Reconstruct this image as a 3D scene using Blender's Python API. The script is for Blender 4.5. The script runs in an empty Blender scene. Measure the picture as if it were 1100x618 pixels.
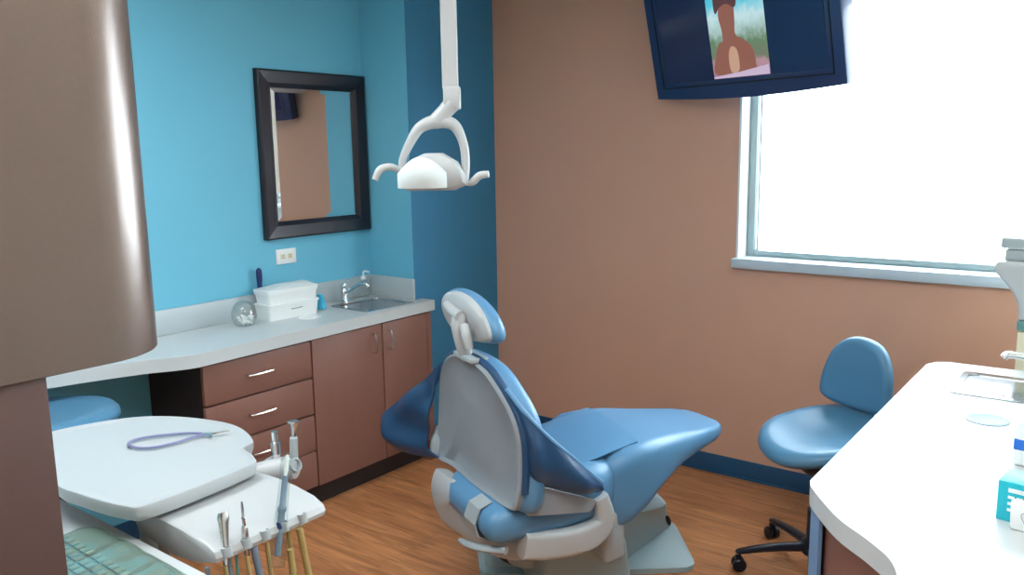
import bpy, bmesh, math, random
from mathutils import Vector, Matrix
random.seed(7)
C = bpy.context.scene
PI = math.pi
R = math.radians

# ------------------------------------------------------------------ camera
cd = bpy.data.cameras.new('camera'); cam = bpy.data.objects.new('camera', cd); C.collection.objects.link(cam)
C.camera = cam
cd.sensor_width = 36.0; cd.lens = 887.13 * 36.0 / 1100.0; cd.clip_start = 0.02
_pit, _rol, _yaw = 0.165158, -0.0158735, 0.653357
fwd = Vector((-math.sin(_yaw) * math.cos(_pit), math.cos(_yaw) * math.cos(_pit), -math.sin(_pit)))
r0 = Vector((math.cos(_yaw), math.sin(_yaw), 0)); u0 = r0.cross(fwd)
rr = r0 * math.cos(_rol) + u0 * math.sin(_rol); uu = u0 * math.cos(_rol) - r0 * math.sin(_rol)
cam.matrix_world = Matrix(((rr.x, uu.x, -fwd.x, 0), (rr.y, uu.y, -fwd.y, 0), (rr.z, uu.z, -fwd.z, 1.70), (0, 0, 0, 1)))

# ------------------------------------------------------------------ world, exposure, lights
C.view_settings.view_transform = 'Standard'; C.view_settings.look = 'None'
C.view_settings.gamma = 1.0; C.view_settings.use_curve_mapping = False
C.view_settings.exposure = 1.12
W = bpy.data.worlds.new('daylight'); C.world = W; W.use_nodes = True
bg = W.node_tree.nodes['Background']; bg.inputs[0].default_value = (0.80, 0.93, 1.0, 1); bg.inputs[1].default_value = 7.0
C.cycles.use_denoising = True
C.cycles.max_bounces = 8; C.cycles.diffuse_bounces = 5; C.cycles.transparent_max_bounces = 12
C.cycles.sample_clamp_indirect = 6.0
PANEL_POWER = 7.0     # emission of the ceiling fluorescent diffusers

# ------------------------------------------------------------------ materials
def mat(name, col, rough=0.5, metal=0.0, noise=0.0, nscale=8.0, spec=0.5, emis=None, estr=0.0, bump=0.0, bscale=120.0, trans=0.0, alpha=1.0, coat=0.0, ior=1.45, stretch=None):
    m = bpy.data.materials.new(name); m.use_nodes = True
    nt = m.node_tree; b = nt.nodes['Principled BSDF']
    b.inputs['Base Color'].default_value = (*col, 1); b.inputs['Roughness'].default_value = rough
    b.inputs['Metallic'].default_value = metal; b.inputs['Specular IOR Level'].default_value = spec
    b.inputs['Transmission Weight'].default_value = trans; b.inputs['Alpha'].default_value = alpha
    b.inputs['Coat Weight'].default_value = coat; b.inputs['IOR'].default_value = ior
    if emis: b.inputs['Emission Color'].default_value = (*emis, 1); b.inputs['Emission Strength'].default_value = estr
    tc = nt.nodes.new('ShaderNodeTexCoord'); mp = nt.nodes.new('ShaderNodeMapping')
    nt.links.new(tc.outputs['Object'], mp.inputs[0])
    if stretch: mp.inputs['Scale'].default_value = stretch
    if noise > 0:
        n = nt.nodes.new('ShaderNodeTexNoise'); n.inputs['Scale'].default_value = nscale; n.inputs['Detail'].default_value = 5
        nt.links.new(mp.outputs[0], n.inputs['Vector'])
        cr = nt.nodes.new('ShaderNodeMix'); cr.data_type = 'RGBA'
        cr.inputs[6].default_value = (*[c * (1 - noise) for c in col], 1); cr.inputs[7].default_value = (*[min(1, c * (1 + noise)) for c in col], 1)
        nt.links.new(n.outputs[0], cr.inputs[0]); nt.links.new(cr.outputs[2], b.inputs['Base Color'])
    if bump > 0:
        n2 = nt.nodes.new('ShaderNodeTexNoise'); n2.inputs['Scale'].default_value = bscale; n2.inputs['Detail'].default_value = 3
        nt.links.new(mp.outputs[0], n2.inputs['Vector'])
        bp = nt.nodes.new('ShaderNodeBump'); bp.inputs['Strength'].default_value = bump; bp.inputs['Distance'].default_value = 0.002
        nt.links.new(n2.outputs[0], bp.inputs['Height']); nt.links.new(bp.outputs[0], b.inputs['Normal'])
    return m
def srgb(r, g, b):
    f = lambda c: (c / 255 / 12.92) if c / 255 <= 0.04045 else ((c / 255 + 0.055) / 1.055) ** 2.4
    return (f(r), f(g), f(b))
M = {}
M['blue_wall'] = mat('blue_wall_paint', srgb(106, 184, 210), 0.6, bump=0.25, bscale=260, noise=0.03, nscale=3)
M['deep_blue_wall'] = mat('deep_blue_wall_tone', srgb(60, 132, 172), 0.6, bump=0.25, bscale=260, noise=0.03, nscale=3)  # deeper blue than the left wall, for the chase's room-facing side
M['orange_wall'] = mat('terracotta_wall_paint', srgb(207, 160, 136), 0.6, bump=0.25, bscale=260, noise=0.03, nscale=3)
M['plain_wall'] = mat('cream_wall_paint', srgb(215, 210, 200), 0.7)
M['ceiling'] = mat('ceiling_tile', srgb(230, 230, 226), 0.9, noise=0.05, nscale=60)
M['white_trim'] = mat('white_trim', srgb(225, 232, 236), 0.5)
M['sill'] = mat('sill_laminate', srgb(190, 205, 215), 0.4)
M['frame_grey'] = mat('window_frame_grey', srgb(150, 165, 165), 0.45, metal=0.3)
M['base_navy'] = mat('cove_base_rubber', srgb(36, 80, 116), 0.4, noise=0.08)
M['counter'] = mat('counter_laminate', srgb(196, 202, 203), 0.35, noise=0.03, nscale=300)
M['counter_edge'] = mat('splash_laminate', srgb(178, 188, 192), 0.4, noise=0.03, nscale=300)
M['cab'] = mat('reddish_brown_laminate', srgb(134, 94, 82), 0.42, noise=0.07, nscale=14, bump=0.1, bscale=300, stretch=(1, 1, 0.15))
M['cab_dark'] = mat('dark_carcass', srgb(48, 30, 26), 0.6)
M['kick'] = mat('black_toe_kick', srgb(38, 34, 36), 0.5)
M['bronze'] = mat('bronze_laminate', srgb(98, 78, 67), 0.30, metal=0.35, spec=1.0, coat=0.7, noise=0.06, nscale=90, bump=0.15, bscale=500)
M['bronze'].node_tree.nodes['Principled BSDF'].inputs['Coat Roughness'].default_value = 0.22
M['ring_blue'] = mat('pale_blue_plastic', srgb(112, 142, 162), 0.5)
M['tower_lower'] = mat('brown_panel_laminate', srgb(82, 58, 52), 0.5, noise=0.08, nscale=120)
M['steel'] = mat('stainless_steel', (0.50, 0.53, 0.56), 0.14, metal=1.0, noise=0.06, nscale=40)
M['chrome'] = mat('chrome', (0.85, 0.87, 0.88), 0.08, metal=1.0)
M['nickel'] = mat('satin_nickel', (0.72, 0.72, 0.70), 0.25, metal=1.0)
M['blackframe'] = mat('espresso_wood', srgb(26, 22, 34), 0.4, coat=0.1, noise=0.15, nscale=30)
M['mirror'] = mat('mirror_glass', (0.88, 0.90, 0.90), 0.0, metal=1.0)
M['vinyl'] = mat('blue_vinyl', srgb(94, 144, 182), 0.36, bump=0.15, bscale=200, noise=0.05, nscale=5)
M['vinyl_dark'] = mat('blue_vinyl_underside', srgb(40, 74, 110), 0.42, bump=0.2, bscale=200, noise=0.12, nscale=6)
M['vinyl_stool'] = mat('slate_blue_vinyl', srgb(82, 132, 164), 0.34, bump=0.15, bscale=200, noise=0.04, nscale=6)
M['shell'] = mat('grey_plastic_shell', srgb(150, 158, 164), 0.5, noise=0.04, nscale=10)
M['white_plastic'] = mat('white_plastic', srgb(186, 190, 191), 0.35)
M['bright_white'] = mat('bright_white_plastic', srgb(232, 236, 235), 0.35)
M['pale_plastic'] = mat('pale_grey_plastic', srgb(168, 178, 181), 0.4, noise=0.03, nscale=9)
M['base_paint'] = mat('pale_base_plastic', srgb(160, 182, 188), 0.42, noise=0.03, nscale=9)
M['black'] = mat('black_plastic', srgb(22, 24, 30), 0.45)
M['stoolblack'] = mat('black_nylon', srgb(24, 30, 40), 0.35)
M['tv'] = mat('tv_bezel', srgb(36, 58, 100), 0.3, coat=0.3)
M['tvscreen'] = mat('tv_black_screen', srgb(28, 46, 88), 0.25)
M['rubber_blue'] = mat('blue_grey_tubing', srgb(120, 140, 160), 0.45)
M['rubber_tan'] = mat('tan_tubing', srgb(178, 158, 104), 0.5)
M['rubber_teal'] = mat('teal_tubing', srgb(90, 160, 160), 0.5)
M['cord'] = mat('violet_grey_cord', srgb(130, 132, 170), 0.5)
M['navy'] = mat('navy_plastic', srgb(22, 40, 96), 0.35)
M['cyan'] = mat('cyan_plastic', srgb(40, 178, 214), 0.35)
M['cotton'] = mat('cotton', srgb(240, 240, 236), 0.9, bump=0.5, bscale=150)
M['teal_box'] = mat('teal_carton', srgb(30, 180, 196), 0.5)
M['blue_label'] = mat('blue_label', srgb(38, 110, 205), 0.5)
M['paper'] = mat('white_paper', srgb(238, 240, 238), 0.6)
M['ink'] = mat('grey_ink', srgb(120, 126, 132), 0.6)
M['cream'] = mat('cream_plastic', srgb(222, 214, 184), 0.5)
M['greenband'] = mat('grey_green_plastic', srgb(96, 140, 136), 0.5)
M['key'] = mat('keyboard_key', srgb(150, 164, 150), 0.4)
M['keybase'] = mat('keyboard_case', srgb(138, 154, 142), 0.45)
M['clear'] = mat('clear_acrylic', (0.92, 0.96, 0.97), 0.03, trans=1.0, ior=1.25)
M['glass'] = mat('window_glass', (1, 1, 1), 0.0, trans=1.0, ior=1.01)
M['lamp_lens'] = mat('lamp_reflector', srgb(225, 238, 240), 0.25, coat=0.4)
M['panel_light'] = mat('fluorescent_diffuser', (1, 1, 1), 0.5, emis=(0.95, 0.98, 1.0), estr=PANEL_POWER)
M['outside_ground'] = mat('pale_concrete', srgb(210, 210, 205), 0.9, noise=0.08)
def film(tcol=(0.93, 0.97, 0.96), rough=0.12):
    m = bpy.data.materials.new('clear_plastic_film'); m.use_nodes = True; nt = m.node_tree
    for n in list(nt.nodes): nt.nodes.remove(n)
    o = nt.nodes.new('ShaderNodeOutputMaterial'); mx = nt.nodes.new('ShaderNodeMixShader')
    t = nt.nodes.new('ShaderNodeBsdfTransparent'); g = nt.nodes.new('ShaderNodeBsdfGlossy'); t.inputs[0].default_value = (*tcol, 1)
    g.inputs['Roughness'].default_value = rough
    lw = nt.nodes.new('ShaderNodeLayerWeight'); lw.inputs[0].default_value = 0.25; f = nt.nodes.new('ShaderNodeMath'); f.operation = 'MULTIPLY_ADD'; f.inputs[1].default_value = 0.4; f.inputs[2].default_value = 0.04
    nt.links.new(lw.outputs['Facing'], f.inputs[0]); nt.links.new(f.outputs[0], mx.inputs[0]); nt.links.new(t.outputs[0], mx.inputs[1]); nt.links.new(g.outputs[0], mx.inputs[2]); nt.links.new(mx.outputs[0], o.inputs[0])
    return m
M['film'] = film()
M['clear'] = film((0.97, 0.985, 0.985), 0.04)
def floor_mat():
    m = bpy.data.materials.new('wood_look_vinyl'); m.use_nodes = True; nt = m.node_tree; b = nt.nodes['Principled BSDF']
    tc = nt.nodes.new('ShaderNodeTexCoord'); mp = nt.nodes.new('ShaderNodeMapping'); mp.inputs['Rotation'].default_value = (0, 0, 0)
    nt.links.new(tc.outputs['Object'], mp.inputs[0])
    br = nt.nodes.new('ShaderNodeTexBrick'); br.inputs['Scale'].default_value = 1.0
    br.inputs['Brick Width'].default_value = 1.2; br.inputs['Row Height'].default_value = 0.10; br.inputs['Mortar Size'].default_value = 0.0012
    br.inputs['Color1'].default_value = (*srgb(196, 136, 90), 1); br.inputs['Color2'].default_value = (*srgb(182, 122, 80), 1); br.inputs['Mortar'].default_value = (*srgb(150, 96, 62), 1)
    nt.links.new(mp.outputs[0], br.inputs['Vector'])
    mp2 = nt.nodes.new('ShaderNodeMapping'); mp2.inputs['Scale'].default_value = (1.4, 14, 1); nt.links.new(tc.outputs['Object'], mp2.inputs[0])
    n = nt.nodes.new('ShaderNodeTexNoise'); n.inputs['Scale'].default_value = 2.2; n.inputs['Detail'].default_value = 7; n.inputs['Distortion'].default_value = 1.2
    nt.links.new(mp2.outputs[0], n.inputs['Vector'])
    cr = nt.nodes.new('ShaderNodeValToRGB'); cr.color_ramp.elements[0].position = 0.32; cr.color_ramp.elements[0].color = (0.58, 0.52, 0.46, 1)
    cr.color_ramp.elements[1].position = 0.66; cr.color_ramp.elements[1].color = (1.15, 1.15, 1.15, 1)
    nt.links.new(n.outputs[0], cr.inputs[0])
    mx = nt.nodes.new('ShaderNodeMix'); mx.data_type = 'RGBA'; mx.blend_type = 'MULTIPLY'; mx.inputs[0].default_value = 0.85
    nt.links.new(br.outputs[0], mx.inputs[6]); nt.links.new(cr.outputs[0], mx.inputs[7]); nt.links.new(mx.outputs[2], b.inputs['Base Color'])
    b.inputs['Roughness'].default_value = 0.38
    return m
M['floor'] = floor_mat()

# ------------------------------------------------------------------ mesh helpers
def V(*a): return Vector(a)
def T(x=0, y=0, z=0, rx=0, ry=0, rz=0):
    return Matrix.Translation((x, y, z)) @ Matrix.Rotation(rz, 4, 'Z') @ Matrix.Rotation(ry, 4, 'Y') @ Matrix.Rotation(rx, 4, 'X')
def new(): return bmesh.new()
def merge(bm, tmp, mtx=None):
    if mtx is not None: bmesh.ops.transform(tmp, matrix=mtx, verts=tmp.verts)
    me = bpy.data.meshes.new('_t'); tmp.to_mesh(me); tmp.free(); bm.from_mesh(me); bpy.data.meshes.remove(me)
    return bm
def box(bm, x0, x1, y0, y1, z0, z1, bev=0.0, seg=2, mtx=None):
    t = new(); bmesh.ops.create_cube(t, size=1.0)
    for v in t.verts: v.co = V(x0 + (v.co.x + .5) * (x1 - x0), y0 + (v.co.y + .5) * (y1 - y0), z0 + (v.co.z + .5) * (z1 - z0))
    if bev > 0: bmesh.ops.bevel(t, geom=t.edges[:], offset=bev, segments=seg, profile=0.5, affect='EDGES')
    return merge(bm, t, mtx)
def prism(bm, poly, z0, z1, bev=0.0, seg=2, mtx=None):
    t = new(); vs = [t.verts.new((p[0], p[1], z0)) for p in poly]; f = t.faces.new(vs)
    r = bmesh.ops.extrude_face_region(t, geom=[f]); ev = [e for e in r['geom'] if isinstance(e, bmesh.types.BMVert)]
    for v in ev: v.co.z = z1
    bmesh.ops.recalc_face_normals(t, faces=t.faces)
    if bev > 0:
        es = [e for e in t.edges if abs(e.verts[0].co.z - e.verts[1].co.z) < 1e-6]
        bmesh.ops.bevel(t, geom=es, offset=bev, segments=seg, profile=0.5, affect='EDGES')
    return merge(bm, t, mtx)
def catmull(pts, n=6, closed=False):
    P = [Vector(p) for p in pts]; out = []; L = len(P)
    rng = range(L) if closed else range(L - 1)
    for i in rng:
        if closed: a, b, c, d = P[(i - 1) % L], P[i], P[(i + 1) % L], P[(i + 2) % L]
        else: a, b, c, d = P[max(i - 1, 0)], P[i], P[i + 1], P[min(i + 2, L - 1)]
        for k in range(n):
            t = k / n
            out.append(0.5 * ((2 * b) + (c - a) * t + (2 * a - 5 * b + 4 * c - d) * t * t + (3 * b - a - 3 * c + d) * t ** 3))
    if not closed: out.append(P[-1])
    return out
def rounded(poly, rads, n=6):
    """polygon with its corners rounded"""
    out = []; L = len(poly)
    for i in range(L):
        p = Vector(poly[i]).to_2d(); a = Vector(poly[i - 1]).to_2d(); b = Vector(poly[(i + 1) % L]).to_2d()
        r = rads[i] if isinstance(rads, (list, tuple)) else rads
        if r <= 0: out.append((p.x, p.y)); continue
        d1 = (a - p).normalized(); d2 = (b - p).normalized(); ang = d1.angle(d2); tlen = min(r / math.tan(ang / 2), (a - p).length * .49, (b - p).length * .49)
        s = p + d1 * tlen; e = p + d2 * tlen
        for k in range(n + 1):
            t = k / n; q = s * (1 - t) ** 2 + p * 2 * t * (1 - t) + e * t * t; out.append((q.x, q.y))
    return out
def tube(bm, pts, r, seg=12, smooth=6, flat=1.0, closed=False, mtx=None):
    """tube along points; r a number or a list along the points"""
    P = catmull(pts, smooth, closed) if smooth > 1 else [Vector(p) for p in pts]
    n = len(P)
    if isinstance(r, (list, tuple)):
        rs = []
        for i in range(n):
            s = i / max(1, n - 1) * (len(r) - 1); k = min(int(s), len(r) - 2); rs.append(r[k] + (r[k + 1] - r[k]) * (s - k))
    else: rs = [r] * n
    t = new(); rings = []; up = None
    for i in range(n):
        if closed: d = (P[(i + 1) % n] - P[i - 1])
        else: d = P[min(i + 1, n - 1)] - P[max(i - 1, 0)]
        if d.length < 1e-9: d = V(0, 0, 1)
        d.normalize()
        if up is None: up = V(0, 0, 1) if abs(d.z) < .9 else V(1, 0, 0)
        side = d.cross(up).normalized(); up = side.cross(d).normalized()
        rings.append([t.verts.new(P[i] + (side * math.cos(2 * PI * k / seg) + up * math.sin(2 * PI * k / seg) * flat) * rs[i]) for k in range(seg)])
    for i in range(n if closed else n - 1):
        A, B = rings[i], rings[(i + 1) % n]
        for k in range(seg): t.faces.new((A[k], A[(k + 1) % seg], B[(k + 1) % seg], B[k]))
    if not closed: t.faces.new(rings[0][::-1]); t.faces.new(rings[-1])
    bmesh.ops.recalc_face_normals(t, faces=t.faces)
    return merge(bm, t, mtx)
def lathe(bm, prof, seg=28, mtx=None, cap=True):
    t = new(); rings = []
    for (r, z) in prof:
        rings.append([t.verts.new((max(r, 1e-5) * math.cos(2 * PI * k / seg), max(r, 1e-5) * math.sin(2 * PI * k / seg), z)) for k in range(seg)])
    for i in range(len(rings) - 1):
        for k in range(seg): t.faces.new((rings[i][k], rings[i][(k + 1) % seg], rings[i + 1][(k + 1) % seg], rings[i + 1][k]))
    if cap: t.faces.new(rings[0][::-1]); t.faces.new(rings[-1])
    bmesh.ops.recalc_face_normals(t, faces=t.faces)
    return merge(bm, t, mtx)
def cyl(bm, p0, p1, r, r2=None, seg=20):
    return tube(bm, [p0, p1], [r, r if r2 is None else r2], seg=seg, smooth=1)
def loft(bm, rings, cap=True, mtx=None):
    t = new(); R_ = [[t.verts.new(p) for p in rg] for rg in rings]; n = len(R_[0])
    for i in range(len(R_) - 1):
        for k in range(n): t.faces.new((R_[i][k], R_[i][(k + 1) % n], R_[i + 1][(k + 1) % n], R_[i + 1][k]))
    if cap: t.faces.new(R_[0][::-1]); t.faces.new(R_[-1])
    bmesh.ops.recalc_face_normals(t, faces=t.faces)
    return merge(bm, t, mtx)
def sheet(bm, grid, th=0.006, sub=4, mtx=None):
    """smooth sheet through rows of points, with thickness"""
    rows = [catmull(r, sub) for r in grid]; cols = list(zip(*rows)); cols = [catmull(c, sub) for c in cols]; nu = len(cols); nv = len(cols[0])
    nrm = [[None] * nv for _ in range(nu)]
    for i in range(nu):
        for j in range(nv):
            a = cols[min(i + 1, nu - 1)][j] - cols[max(i - 1, 0)][j]; b = cols[i][min(j + 1, nv - 1)] - cols[i][max(j - 1, 0)]
            c = a.cross(b); nrm[i][j] = c.normalized() if c.length > 1e-10 else V(0, 0, 1)
    t = new(); A = [[t.verts.new(cols[i][j] + nrm[i][j] * th / 2) for j in range(nv)] for i in range(nu)]
    B = [[t.verts.new(cols[i][j] - nrm[i][j] * th / 2) for j in range(nv)] for i in range(nu)]
    for i in range(nu - 1):
        for j in range(nv - 1):
            t.faces.new((A[i][j], A[i + 1][j], A[i + 1][j + 1], A[i][j + 1])); t.faces.new((B[i][j], B[i][j + 1], B[i + 1][j + 1], B[i + 1][j]))
    for i in range(nu - 1):
        for j in (0, nv - 1): t.faces.new((A[i][j], B[i][j], B[i + 1][j], A[i + 1][j]))
    for j in range(nv - 1):
        for i in (0, nu - 1): t.faces.new((A[i][j], B[i][j], B[i][j + 1], A[i][j + 1]))
    bmesh.ops.recalc_face_normals(t, faces=t.faces)
    return merge(bm, t, mtx)
def pillow(bm, outline, thick, axis_map, dome=1.0, n=7, edge=0.5):
    """cushion: closed outline (u,v) blown up to a thickness along w; axis_map(u,v,w)->xyz"""
    cx = sum(p[0] for p in outline) / len(outline); cy = sum(p[1] for p in outline) / len(outline)
    rings = []
    for k in range(-n, n + 1):
        a = k / n * PI / 2
        s = 1 - (1 - math.cos(a) ** edge) * 0.5 if abs(k) < n else 0.5
        w = math.sin(a) * thick / 2
        rings.append((s, w))
    R_ = []
    inset = thick * 0.55
    for k in range(-n, n + 1):
        a = k / n * PI / 2; d = (1 - math.cos(a)) * inset; w = math.sin(a) * thick / 2
        rg = []
        for (u, v) in outline:
            L = math.hypot(u - cx, v - cy); s = max(0.05, (L - d) / L); rg.append(axis_map(cx + (u - cx) * s, cy + (v - cy) * s, w))
        R_.append(rg)
    for extra in (0.66, 0.33):   # gently domed faces
        base = R_[-1] if extra == 0.66 else None
    top = R_[n * 2]; bot = R_[0]
    def close(R0, sgn):
        out = []
        for e in (0.7, 0.4, 0.1):
            rg = []
            for (u, v) in outline:
                L = math.hypot(u - cx, v - cy); s = max(0.05, (L - inset) / L) * e
                rg.append(axis_map(cx + (u - cx) * s, cy + (v - cy) * s, sgn * (thick / 2 + dome * 0.12 * thick * (1 - e * e))))
            out.append(rg)
        return out
    R_ = close(bot, -1)[::-1] + R_ + close(top, 1)
    return loft(bm, R_)
def finish(me, angle=35):
    for p in me.polygons: p.use_smooth = True
    me.set_sharp_from_angle(angle=R(angle))
def obj(name, bm, m, parent=None, angle=35, sub=0):
    me = bpy.data.meshes.new(name); bm.normal_update(); bm.to_mesh(me); bm.free(); finish(me, angle)
    o = bpy.data.objects.new(name, me); C.collection.objects.link(o)
    for q in (m if isinstance(m, (list, tuple)) else [m]): me.materials.append(q)
    if parent: o.parent = parent
    if sub:
        s = o.modifiers.new('subdivision', 'SUBSURF'); s.levels = sub; s.render_levels = sub
    return o
def tag(o, label, cat, group=None, kind=None):
    o['label'] = label; o['category'] = cat
    if group: o['group'] = group
    if kind: o['kind'] = kind
    return o
def thing(name, label, cat, loc=(0, 0, 0), rz=0, group=None):
    o = bpy.data.objects.new(name, None); C.collection.objects.link(o); o.empty_display_size = 0.05
    o.location = loc; o.rotation_euler = (0, 0, rz); return tag(o, label, cat, group)
def struct(name, bm, m, parent=None):
    o = obj(name, bm, m, parent)
    if not parent: o['kind'] = 'structure'
    return o
def text_obj(name, s, size, m, parent, mtx):
    cu = bpy.data.curves.new(name, 'FONT'); cu.body = s; cu.size = size; cu.extrude = 0.0004; cu.align_x = 'LEFT'
    o = bpy.data.objects.new('_tmp', cu); C.collection.objects.link(o)
    dg = bpy.context.evaluated_depsgraph_get(); me = bpy.data.meshes.new_from_object(o.evaluated_get(dg))
    bpy.data.objects.remove(o); me.materials.clear(); me.materials.append(m)
    o2 = bpy.data.objects.new(name, me); C.collection.objects.link(o2); o2.parent = parent; o2.matrix_local = mtx; return o2

# ------------------------------------------------------------------ room shell
WX, CX, WY = -3.47, -3.13, 3.94       # left wall, chase face, window wall
RX, BY, CZ = 0.75, -1.9, 2.62         # right wall, back wall, ceiling
struct('floor', box(new(), WX - .1, RX + .1, BY - .1, WY + .1, -0.05, 0), M['floor'])
struct('ceiling', box(new(), WX - .1, RX + .1, BY - .1, WY + .12, CZ, CZ + .05), M['ceiling'])
struct('wall_left', box(new(), WX - .12, WX, BY - .1, WY + .12, 0, CZ), M['blue_wall'])
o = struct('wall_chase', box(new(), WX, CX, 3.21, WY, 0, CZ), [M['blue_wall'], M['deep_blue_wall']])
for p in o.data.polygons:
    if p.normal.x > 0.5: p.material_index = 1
WINX0, WINX1, WZ0, WZ1 = -1.60, 0.45, 1.15, 2.42
bm = new()
box(bm, CX, WINX0, WY, WY + .18, 0, CZ); box(bm, WINX1, RX, WY, WY + .18, 0, CZ)
box(bm, WINX0, WINX1, WY, WY + .18, 0, WZ0 - .03); box(bm, WINX0, WINX1, WY, WY + .18, WZ1, CZ)
struct('wall_far', bm, M['orange_wall'])
struct('wall_right', box(new(), RX, RX + .1, BY, WY + .18, 0, CZ), M['plain_wall'])
struct('wall_back', box(new(), WX, RX, BY - .1, BY, 0, CZ), M['plain_wall'])
# window: white reveal, grey frame, pane, projecting sill
wd = bpy.data.objects.new('window_1', None); C.collection.objects.link(wd); wd.location = (WINX0, WY, WZ0); wd['kind'] = 'structure'
bm = new(); W_, H_ = WINX1 - WINX0, WZ1 - WZ0
box(bm, 0.0, .012, -.004, .17, 0, H_); box(bm, W_ - .012, W_, -.004, .17, 0, H_); box(bm, 0, W_, -.004, .17, H_ - .012, H_)
obj('window_reveal', bm, M['white_trim'], wd)
bm = new()
box(bm, .012, .050, .10, .16, 0.0, H_ - .012, .004); box(bm, W_ - .055, W_ - .012, .10, .16, 0.0, H_ - .012, .004)
box(bm, .05, W_ - .05, .10, .16, 0.0, .030, .004); box(bm, .05, W_ - .05, .10, .16, H_ - .05, H_ - .012, .004)
box(bm, .058, .066, .118, .135, .03, H_ - .05)
obj('window_frame', bm, M['frame_grey'], wd)
obj('window_pane', box(new(), .05, W_ - .05, .128, .132, .03, H_ - .05), M['glass'], wd)
obj('window_sill', box(new(), -.012, W_ + .02, -.035, .16, -.048, .0, .004), M['sill'], wd)
# coved rubber base
bm = new(); box(bm, CX, RX, WY - .008, WY, 0.0, .10, .003); box(bm, CX, RX, WY - .016, WY - .006, 0.0, .010, .003)
struct('baseboard_far', bm, M['base_navy'])
struct('baseboard_chase', box(new(), CX, CX + .008, 3.29, WY - .02, 0, .10, .003), M['base_navy'])
struct('baseboard_left', box(new(), WX, WX + .008, BY, 1.84, 0, .10, .003), M['base_navy'])
# ground outside the window
struct('ground', box(new(), -9, 9, WY + .3, 18, -.6, -.5), M['outside_ground'])

# ceiling fluorescent troffers (the room's lamps)
for i, (x, y, lab) in enumerate(((-2.35, .9, 'left'), (-.55, 1.0, 'right'), (-1.5, -.9, 'rear'))):
    t = thing('ceiling_light', {'left': 'recessed fluorescent ceiling panel nearest the left wall', 'right': 'recessed fluorescent ceiling panel nearest the right counter', 'rear': 'recessed fluorescent ceiling panel behind the camera'}[lab], 'light', (x, y, CZ))
    bm = new(); 
    for s in (-1, 1): box(bm, s * .3 - .015, s * .3 + .015, -.615, .615, -.02, 0); box(bm, -.315, .315, s * .6 - .015, s * .6 + .015, -.02, 0)
    obj('frame', bm, M['white_trim'], t); obj('diffuser', box(new(), -.285, .285, -.585, .585, -.012, -.004), M['panel_light'], t)

# ------------------------------------------------------------------ left counter run
CT = 0.90
bm = new()
poly = [(WX, 3.205), (WX, .4), (-3.235, .4), (-3.225, 1.15), (-3.185, 1.36), (-3.10, 1.60), (-3.03, 1.72), (-3.0, 1.80), (-3.005, 1.90), (-3.02, 2.2), (-3.035, 3.262), (-3.12, 3.262), (-3.12, 3.205)]
SX0, SX1, SY0, SY1 = -3.345, -3.085, 2.83, 3.13     # bowl opening
# worktop split round the sink opening
def worktop(bm, outer, hole, z0, z1):
    from mathutils.geometry import tessellate_polygon
    loops = [[Vector((x, y, 0)) for x, y in outer], [Vector((x, y, 0)) for x, y in hole]]
    tris = tessellate_polygon(loops); flat = loops[0] + loops[1]
    t = new(); A = [t.verts.new((p.x, p.y, z1)) for p in flat]; B = [t.verts.new((p.x, p.y, z0)) for p in flat]
    for i, j, k in tris:
        t.faces.new((A[i], A[j], A[k])); t.faces.new((B[k], B[j], B[i]))
    n = len(outer)
    for st, L in ((0, n), (n, len(hole))):
        for i in range(L):
            a, b = st + i, st + (i + 1) % L; t.faces.new((A[a], A[b], B[b], B[a]))
    bmesh.ops.recalc_face_normals(t, faces=t.faces)
    return merge(bm, t)
base = [(p.x, p.y) for p in catmull([(-3.235, .4, 0), (-3.225, 1.15, 0), (-3.185, 1.38, 0), (-3.10, 1.62, 0), (-3.035, 1.735, 0), (-3.005, 1.81, 0), (-3.005, 1.92, 0)], 6)]
outer = [(WX, 3.205), (WX, .4)] + base + [(-3.03, 3.262), (-3.125, 3.262), (-3.125, 3.205)]
hole = rounded([(SX0, SY0), (SX1, SY0), (SX1, SY1), (SX0, SY1)], .03)
ctr = thing('countertop', 'long pale laminate worktop with backsplash along the blue mirror wall', 'countertop', (0, 0, 0))
obj('worktop', worktop(bm, outer, hole, CT - .055, CT), M['counter'], ctr)
bm = new(); box(bm, WX, WX + .018, .4, 3.205, CT, CT + .115, .004); box(bm, WX + .018, CX + .012, 3.188, 3.206, CT, CT + .115, .004)
obj('backsplash', bm, M['counter_edge'], ctr)
t = new(); lathe(t, [(.054, 0), (.056, .004), (.050, .006), (.044, .002), (.040, .0015), (.0, .0015)], mtx=T(-3.215, 2.56, CT))
obj('waste_ring', t, M['bright_white'], ctr)

# base cabinets
def pull(parent, x, y0, z0, y1, z1, name='handle'):
    """bow handle between two posts on the face x"""
    a = V(x, y0, z0); b = V(x, y1, z1); m = (a + b) / 2
    o_ = V(.028, 0, 0)
    bm = new(); tube(bm, [a, a + o_ * .8, a + (b - a) * .12 + o_, m + o_ * 1.12, a + (b - a) * .88 + o_, b + o_ * .8, b], .0052, seg=8, smooth=5)
    return obj(name, bm, M['nickel'], parent)
FX = -3.055
cab = thing('drawer_cabinet', 'reddish brown base cabinet with a stack of four drawers under the mirror-wall worktop', 'cabinet', (0, 0, 0))
obj('carcass', box(new(), WX + .002, FX - .002, 1.85, 2.415, .115, CT - .056), M['cab_dark'], cab)
obj('toe_kick', box(new(), WX + .05, FX - .045, 1.87, 2.415, 0, .114), M['kick'], cab)
zs = [.836, .657, .478, .298, .118]
for i in range(4):
    d = obj('drawer', box(new(), FX - .0015, FX + .018, 1.853, 2.412, zs[i + 1] + .004, zs[i] - .004, .0015), M['cab'], cab)
    zc_ = zs[i] - .083
    pull(d, FX + .018, 2.058, zc_, 2.185, zc_)
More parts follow.
